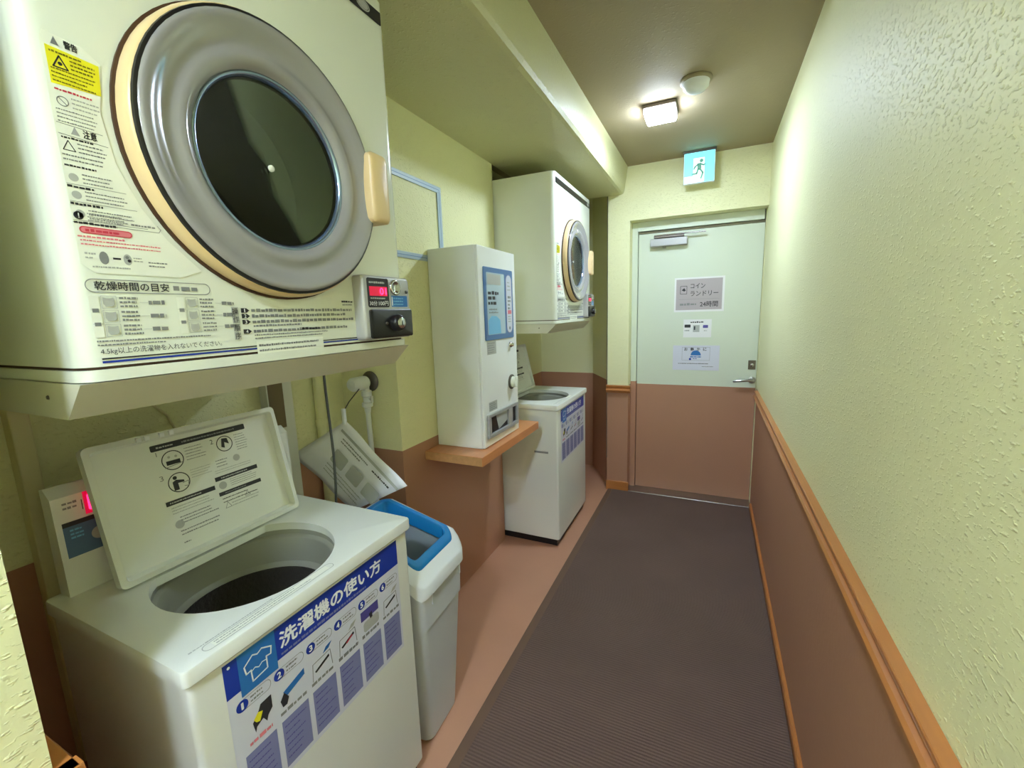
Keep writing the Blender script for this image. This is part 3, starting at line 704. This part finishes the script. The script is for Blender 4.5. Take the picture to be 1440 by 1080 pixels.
vm = empty('vending_machine', (XW+.003, 1.605, .8125), 'white wall-hung vending machine with blue display window standing on the orange shelf', 'vending machine')
VW, VD, VH = .372, .245, .872
b = MB(); b.box((0, 0, 0), (VD-.012, VW, VH), M['wboxside'], .004); b.build('cabinet', vm)
b = MB(); b.box((VD-.0115, .001, .003), (VD, VW-.001, VH-.001), M['wbox'], .003); vd = b.build('front_door', vm)
b = MB(); P = lambda x, i: [(x, q[0], q[1]) for q in rrect(.042+i, .474+i, .332-i, .788-i, .006)]
b.loft([P(VD-.001, 0), P(VD+.004, 0), P(VD+.005, .002)], M['frameblue'], False, True); vf = b.build('window_frame', vd)
dd = Decal((VD+.0052, 0, 0))
dd.rr(.062, .498, .238, .766, .006, M['window'], 1)
dd.rr(.252, .496, .318, .768, .030, M['lav'], 1); dd.rr(.256, .500, .314, .764, .027, M['posterbg'], 2)
dd.poly([(.068, .500), (.068, .560), (.100, .580), (.150, .578), (.185, .560), (.190, .500)], M['lblue'], 2)
dd.rect(.070, .715, .20, .760, M['lgrey'], 2)
dd.greek(.072, .625, .180, .690, 3, M['ink'], 2, .78, .3, 1.2); dd.greek(.078, .588, .19, .615, 2, M['grey'], 2, .55, .3)
dd.greek(.270, .605, .304, .672, 4, M['grey'], 3, .7, .3); dd.rect(.266, .586, .306, .604, M['pink'], 3); dd.greek(.268, .545, .304, .580, 3, M['lgrey'], 3); dd.circ(.285, .520, .008, M['grey'], 3); dd.greek(.268, .69, .304, .74, 3, M['lgrey'], 3, .4)
o = dd.build('price_panel', vf); o['label'] = 'pale display panel with blue pack picture'
b = MB(); b.lathe([(.014, 0), (.014, .008), (.010, .010), (.008, .018), (0, .018)], M['chrome'], Matrix.Translation((VD, .292, .440)) @ RX(), 24); b.build('key_lock', vd)
b = MB(); b.lathe([(.036, 0), (.036, .005), (.030, .008), (.026, .008)], M['dsteel'], Matrix.Translation((VD, .295, .258)) @ RX(), 36); b.lathe([(.027, .006), (.027, .022), (.022, .026), (0, .026)], M['enam'], Matrix.Translation((VD, .295, .258)) @ RX(), 36)
b.box((VD+.02, .286, .232), (VD+.034, .304, .284), M['sticker'], .004); smooth_angle(b.build('turn_knob', vd), 40)['label'] = 'round ivory turning knob'
dd = Decal((VD+.0003, 0, 0)); dd.rect(.055, .412, .142, .470, M['lgrey'], 1); dd.greek(.060, .416, .138, .466, 5, M['grey'], 2, .4); dd.build('small_label', vd); dd = Decal((VD+.0003, 0, 0)); dd.rect(.052, .158, .132, .200, M['lgrey'], 1); dd.greek(.056, .162, .128, .196, 4, M['grey'], 2, .5); dd.build('small_label', vd)
# outlet: a metal frame with two recessed openings
b = MB()
y0, y1, z0, z1 = .028, .345, .040, .150
X = VD+.0005
for (a, c) in (((y0, z0), (y1, z0+.018)), ((y0, z1-.016), (y1, z1)), ((y0, z0+.018), (y0+.022, z1-.016)), ((y1-.02, z0+.018), (y1, z1-.016)), ((.232, z0+.018), (.276, z1-.016))):
    b.box((X, a[0], a[1]), (X+.012, c[0], c[1]), M['greybox'], .002)
b.box((X, y0+.022, z0+.018), (X+.0015, .232, z1-.016), M['black']); b.box((X, .276, z0+.018), (X+.0015, y1-.02, z1-.016), M['black'])
b.face([(X+.003, .135, z0+.020), (X+.003, .231, z0+.045), (X+.003, .231, z1-.017), (X+.003, .110, z1-.017)], M['lgrey'])
b.build('outlet_frame', vd)

# ------------------------------------------------------------------ waste bin
bin_ = empty('waste_bin', (-.778, .945, 0), 'pale grey waste bin with blue-framed open lid beside the foreground washer', 'bin', rz=math.radians(3))
def bl(x0, x1, y0, y1, z, r=.03): return [(p[0], p[1], z(p[0]) if callable(z) else z) for p in rrect(x0, y0, x1, y1, r, 5)]
rim = lambda x: .575+.130*(1-(1+max(-.352, min(0, x))/.352)**4.2)
b = MB()
b.loft([bl(-.305, -.012, .035, .218, .006), bl(-.31, -.012, .034, .222, .02), bl(-.330, 0, .016, .270, .42), bl(-.336, .004, .012, .276, .424), bl(-.337, -.0, .010, .290, lambda x: rim(x)-.035)], M['binbody'], True, False)
b.loft([bl(-.333, -.004, .014, .286, lambda x: rim(x)-.035), bl(-.305, -.014, .035, .217, .012)], M['liner'], False, True)
b.prism([(.075, .49), (.083, .49), (.083, .528), (.075, .528)], 0, .0, .006, M['binbody']); b.prism([(.25, .49), (.258, .49), (.258, .528), (.25, .528)], 0, .0, .006, M['binbody'])
smooth_angle(b.build('body', bin_), 40)
b = MB(); o1 = (-.352, .012, -.002, .306)
R = lambda i, dz, r: bl(o1[0]+i, o1[1]-i, o1[2]+i, o1[3]-i, lambda x: rim(x)+dz, max(.006, .05-i*.6))
b.loft([R(.006, -.045, 0), R(0, -.042, 0), R(0, -.004, 0), R(.006, .004, 0), R(.022, .012, 0), R(.032, .012, 0)], M['binlid'], False, False)
b.loft([R(.006, -.045, 0), R(.012, -.045, 0), R(.014, .0, 0), R(.036, .006, 0)], M['binlid'], False, False)
lid = smooth_angle(b.build('lid', bin_), 40)
b = MB(); b.loft([R(.030, .010, 0), R(.032, .017, 0), R(.036, .019, 0), R(.050, .016, 0), R(.054, .010, 0), R(.056, -.035, 0)], M['blue'], False, False)
b.loft([R(.030, .009, 0), R(.052, -.03, 0), R(.056, -.035, 0)], M['blue'], False, False)
smooth_angle(b.build('opening_frame', lid), 40)['label'] = 'bright blue frame round the opening'

# ------------------------------------------------------------------ tap, hose, hanging notice, cords
tap = empty('water_tap', (-1.272, 1.3545, 1.143), 'white capped water tap on the alcove side wall above the bin', 'tap')
RY = Matrix.Rotation(PI/2, 4, 'X')   # local z -> -y
b = MB(); b.lathe([(.042, 0), (.042, .004), (.034, .012), (.018, .016), (.014, .03)], M['dsteel'], RY, 32); smooth_angle(b.build('flange', tap), 40)['label'] = 'dark metal wall flange'
b = MB(); b.lathe([(.014, .026), (.026, .030), (.028, .045), (.028, .098), (.022, .108), (0, .110)], M['binlid'], RY, 28); smooth_angle(b.build('tap_body', tap), 40)
b = MB(); b.lathe([(.013, -.020), (.013, -.032), (.021, -.036), (.021, -.056), (.016, -.060), (.016, -.082), (.022, -.085), (.022, -.100), (.014, -.104), (.012, -.125)], M['binlid'], Matrix.Translation((0, -.028, 0)), 22); b.box((.024, -.034, -.085), (.030, -.022, -.055), M['binlid'], .002); b.box((.012, -.032, -.075), (.028, -.024, -.066), M['binlid']); smooth_angle(b.build('hose_coupling', tap), 40)
b = MB(); b.tube([(-1.272, 1.3265, 1.026), (-1.272, 1.3265, .96), (-1.27, 1.327, .80), (-1.265, 1.325, .6), (-1.26, 1.30, .42), (-1.22, 1.285, .26), (-1.28, 1.29, .10), (-1.33, 1.30, .012)], .0105, M['binlid'], 14)
tag(b.build('water_hose'), 'white water hose hanging straight down from the tap', 'hose')

nt_ = empty('hanging_notice', (-1.20, 1.13, 1.035), 'tilted laminated paper notice hung by a string under the tap', 'notice')
def quadgrid(a, bb, c, d, n, fn):
    a, bb, c, d = [Vector(v) for v in (a, bb, c, d)]
    return [[(a.lerp(bb, i/n)).lerp(d.lerp(c, i/n), j/n)+fn(i/n, j/n) for j in range(n+1)] for i in range(n+1)]
tp, rp, lp = Vector((0.005, 0, 0)), Vector((.263, .0, -.212)), Vector((-.235, -.045, -.140))
bp_ = rp+lp+Vector((.0, .02, .02))
g = quadgrid(tp, rp, bp_, lp, 12, lambda i, j: Vector((0, -.010*math.sin(PI*i)*math.sin(PI*j)+.004*math.sin(9*i+4*j), 0)))
b = MB()
for i in range(12):
    for j in range(12): b.face([g[i][j], g[i+1][j], g[i+1][j+1], g[i][j+1]], M['papersilk'], True)
sheet = b.build('sheet', nt_)
sd = sheet.modifiers.new('thickness', 'SOLIDIFY'); sd.thickness = .0008; sd.offset = 1
u_ = (rp-tp).normalized(); n_ = u_.cross(lp-tp).normalized(); v_ = n_.cross(u_)
if v_.z < 0: v_ = v_
dd = Decal(Vector((0, -.016, 0)), u_, -v_ if v_.z < 0 else v_)
LL = (rp-tp).length
dd.rect(.02, -.026, LL-.012, -.016, M['lgrey'], 1)
rnd = random.Random(5)
dd.greek(.045, -.060, LL*.55, -.035, 2, M['grey'], 1, .5, .3); dd.greek(LL*.62, -.050, LL-.03, -.036, 1, M['ink'], 1, .5, .1)
for k in range(3): dd.rr(.05+k*.085, -.14, .115+k*.085, -.085, .008, M['lgrey'], 1)
dd.greek(.05, -.19, LL-.05, -.15, 3, M['lgrey'], 1, .35)
dd.build('notice_print', sheet)
b = MB(); b.tube([(0, -.004, .030), (-.02, .05, .060), (-.045, .13, .092)], .0020, M['black'], 6); b.build('string', nt_)
b = MB(); b.box((-.006, -.006, -.012), (.006, .006, .045), M['binlid'], .002); b.build('clip', nt_)

b = MB(); b.tube([(-1.155, 1.02, 1.27), (-1.157, 1.022, 1.16), (-1.155, 1.024, 1.05), (-1.150, 1.022, .95), (-1.150, 1.018, .84), (-1.165, 1.01, .6), (-1.168, 1.0, .3), (-1.17, .99, .012)], .0042, M['rubber'], 10)
tag(b.build('power_cord'), 'grey power cord hanging in front of the paper notice', 'cord')
b = MB(); b.tube([(XB+.006, .62, 1.265), (XB+.006, .64, 1.20), (XB+.006, .69, 1.14), (XB+.007, .72, 1.05), (XB+.007, .72, .95)], .004, M['post'], 8)
tag(b.build('thin_cable'), 'thin cable on the alcove wall behind the open washer lid', 'cable')
b = MB(); b.tube([(XB+.022, 1.21, .002), (XB+.022, 1.21, 1.0), (XB+.022, 1.21, ZC-.002)], .020, M['wall'], 16)
b.lathe([(.024, 0), (.024, .03)], M['wall'], Matrix.Translation((XB+.022, 1.21, .98)), 16, cap0=True, cap1=True)
tag(smooth_angle(b.build('water_pipe'), 40), 'yellow painted vertical pipe in the alcove corner behind the notice', 'pipe')

# slim pale blue cable moulding on the wall over the vending machine
b = MB()
for (y0_, z0_, y1_, z1_) in ((1.357, 1.634, 1.604, 1.659), (1.357, 1.938, 1.735, 1.964), (1.705, 1.690, 1.735, 1.938)):
    b.box((XW+.0002, y0_, z0_), (XW+.006, y1_, z1_), M['tape'], .0015)
b.box((XW+.006, 1.36, 1.9495), (XW+.0064, 1.721, 1.9525), M['tapeline']); b.box((XW+.006, 1.7185, 1.69), (XW+.0064, 1.7215, 1.9495), M['tapeline']); b.box((XW+.006, 1.36, 1.645), (XW+.0064, 1.60, 1.648), M['tapeline'])
struct(b.build('trim_10'))

# ------------------------------------------------------------------ ceiling fittings
def lamp(x, y, label, s=.072):
    r = empty('ceiling_light', (x, y, ZC-.0005), label, 'ceiling light', 'square ceiling lights')
    b = MB(); b.box((-s-.006, -s-.006, -.016), (s+.006, s+.006, 0), M['dsteel'], .002); b.build('base_plate', r)
    b = MB(); b.box((-s, -s, -.040), (s, s, -.0165), M['lampside'], .004, 2); b.box((-s+.004, -s+.004, -.048), (s-.004, s-.004, -.0402), M['lamp'], .004, 2); b.build('diffuser', r)
lamp(-.275, 2.45, 'square glowing ceiling light above the far dryer, beside the smoke detector')
lamp(-.22, -.72, 'square ceiling light nearest behind the viewpoint, out of the picture', .098)
lamp(-.22, -1.9, 'middle square ceiling light over the corridor behind the viewpoint', .09)
lamp(-.22, -2.95, 'last square ceiling light at the corridor end behind the viewpoint')
sm = empty('smoke_detector', (-.105, 2.235, ZC-.0005), 'round cream smoke detector on the ceiling beside the light', 'smoke detector')
b = MB(); b.lathe([(.066, 0), (.066, -.010), (.062, -.013), (.055, -.013)], M['detbase'], Matrix.Identity(4), 36, cap0=True); b.build('base', sm)
b = MB(); b.lathe([(.056, -.013), (.052, -.034), (.040, -.046), (.02, -.051), (0, -.052)], M['binlid'], Matrix.Identity(4), 36); smooth_angle(b.build('dome', sm), 40)

ex = empty('exit_sign', (-.113, 3.165, ZC-.0005), 'glowing cyan running-man exit sign hung from the ceiling before the door', 'exit sign')
b = MB(); b.box((-.098, -.004, -.012), (.098, .034, 0), M['dsteel'], .002); b.build('mount', ex)
b = MB(); b.box((-.092, 0, -.200), (.092, .028, -.0125), M['binlid'], .003); hs = b.build('housing', ex)
dd = Decal((0, -.0004, -.2), (1, 0, 0), (0, 0, 1))
dd.rr(-.088, .004, .088, .184, .004, M['exitc'], 1)
dd.poly([(-.034, .030), (.030, .022), (.030, .150), (-.034, .150)], M['exitw'], 2)
dd.poly([(-.086, .006), (-.086, .045), (-.034, .045), (-.005, .030), (.030, .028), (.030, .006)], M['exitw'], 2)
dd.circ(.012, .132, .011, M['exitg'], 3)
dd.poly([(-.012, .118), (.010, .120), (.014, .088), (.004, .076), (-.010, .082)], M['exitg'], 3)
dd.line([(-.006, .112), (-.024, .100), (-.030, .086)], .009, M['exitg'], 3); dd.line([(.008, .114), (.024, .104), (.036, .110)], .009, M['exitg'], 3)
dd.line([(.006, .082), (.022, .060), (.012, .026)], .011, M['exitg'], 3); dd.line([(-.006, .084), (-.014, .058), (-.042, .056)], .011, M['exitg'], 3)
dd.build('sign_face', hs)['label'] = 'lit cyan face with running figure'

# ------------------------------------------------------------------ papers on the door
U3, V3 = (1, 0, 0), (0, 0, 1)
yp = yd-.0003
def sheet_sign(name, x0, z0, x1, z1, bg, label, fn):
    d_ = Decal((0, yp, 0), U3, V3); d_.slab([(x0, z0), (x1, z0), (x1, z1), (x0, z1)], bg, .0012); d_.o = d_.o+d_.n*.0012
    fn(d_, x0, z0, x1, z1); return tag(d_.build(name), label, 'sign')
def f1(d_, x0, z0, x1, z1):
    d_.rect(x0+.012, z0+.014, x1-.014, z1-.012, M['signgrey'], 1); w = x1-x0; h = z1-z0
    d_.ring(rrect(x0+w*.12, z0+h*.52, x0+w*.26, z0+h*.76, .004), .003, M['ink'], 2); d_.poly([(x0+w*.15, z0+h*.64), (x0+w*.20, z0+h*.70), (x0+w*.235, z0+h*.63), (x0+w*.20, z0+h*.60)], M['ink'], 2)
    d_.text('コイン', x0+w*.33, z0+h*.68, x0+w*.62, z0+h*.82, M['ink'], 2, .0004); d_.text('ランドリー', x0+w*.33, z0+h*.46, x0+w*.88, z0+h*.60, M['ink'], 2, .0004)
    d_.line([(x0+w*.10, z0+h*.37), (x0+w*.90, z0+h*.37)], .0015, M['grey'], 2); d_.greek(x0+w*.12, z0+h*.18, x0+w*.46, z0+h*.27, 1, M['grey'], 2, .8, .05); d_.text('24時間', x0+w*.53, z0+h*.14, x0+w*.88, z0+h*.30, M['ink'], 2, .0005)
sheet_sign('door_sign', -.256, 1.372, .070, 1.613, M['paper'], 'mauve-grey laundry sign in a white border, topmost of the door papers', f1)
def f2(d_, x0, z0, x1, z1):
    w = x1-x0; h = z1-z0
    d_.greek(x0+w*.25, z0+h*.80, x0+w*.72, z0+h*.90, 1, M['ink'], 1, .8, .02); d_.rr(x0+w*.04, z0+h*.55, x0+w*.26, z0+h*.72, .004, M['ink'], 1); d_.rr(x0+w*.70, z0+h*.52, x0+w*.88, z0+h*.68, .004, M['purple'], 1)
    d_.rect(x0+w*.35, z0+h*.30, x0+w*.58, z0+h*.68, M['lgrey'], 1); d_.rect(x0+w*.38, z0+h*.42, x0+w*.43, z0+h*.62, M['ink'], 2); d_.greek(x0+w*.05, z0+h*.33, x0+w*.25, z0+h*.44, 1, M['grey'], 1); d_.greek(x0+w*.74, z0+h*.32, x0+w*.88, z0+h*.42, 1, M['lgrey'], 1)
sheet_sign('door_sign', -.188, 1.190, -.003, 1.318, M['paper'], 'small white paper with two dark tabs, middle of the door papers', f2)
def f3(d_, x0, z0, x1, z1):
    w = x1-x0; h = z1-z0
    d_.ring([(x0+w*.2, z0+h*.40), (x0+w*.8, z0+h*.40), (x0+w*.8, z0+h*.93), (x0+w*.2, z0+h*.93)], .0015, M['grey'], 1)
    for k, ch in enumerate('お静かに'): d_.text(ch, x0+w*(.25+k*.135), z0+h*.79, x0+w*(.32+k*.135), z0+h*.91, M['ink'], 2, .0006)
    d_.poly([(x0+w*(.5+.11*math.cos(t*PI/16)), z0+h*(.60+.20*math.sin(t*PI/16))) for t in range(17)], M['midblue'], 2)
    d_.greek(x0+w*.38, z0+h*.50, x0+w*.62, z0+h*.58, 1, M['midblue'], 2, .7, .02); d_.greek(x0+w*.44, z0+h*.44, x0+w*.56, z0+h*.50, 1, M['navy'], 2); d_.circ(x0+w*.38, z0+h*.45, .008, M['navy'], 2)
    d_.greek(x0+w*.12, z0+h*.24, x0+w*.78, z0+h*.30, 1, M['ink'], 1, .5, .02); d_.greek(x0+w*.64, z0+h*.13, x0+w*.88, z0+h*.18, 1, M['grey'], 1, .6, .02)
sheet_sign('door_sign', -.254, .952, .056, 1.132, M['posterbg'], 'pale sheet with a blue half-round mark, lowest of the door papers', f3)

# ------------------------------------------------------------------ camera, world, view
cam = bpy.data.cameras.new('camera'); co = bpy.data.objects.new('camera', cam); COL.objects.link(co)
yw, pt, rl = 0.4346004, -0.1615707, 0.0316354
Rm = (Matrix.Rotation(yw, 3, 'Z') @ Matrix.Rotation(pt, 3, 'X') @ Matrix.Rotation(rl, 3, 'Y'))
cam.sensor_fit = 'HORIZONTAL'; cam.sensor_width = 36; cam.lens = 607.37/1440*36; cam.clip_start = .02
cm = Matrix((Rm.col[0], Rm.col[2], -Rm.col[1])).transposed().to_4x4(); cm.translation = (0, 0, 1.40)
co.matrix_world = cm
S.camera = co
w = bpy.data.worlds.new('world'); S.world = w; w.use_nodes = True
w.node_tree.nodes['Background'].inputs['Color'].default_value = (.02, .02, .02, 1)
S.view_settings.view_transform = 'Standard'; S.view_settings.look = 'None'; S.view_settings.gamma = 1; S.view_settings.exposure = .98
S.cycles.max_bounces = 12; S.cycles.diffuse_bounces = 6; S.cycles.glossy_bounces = 4; S.cycles.transmission_bounces = 8
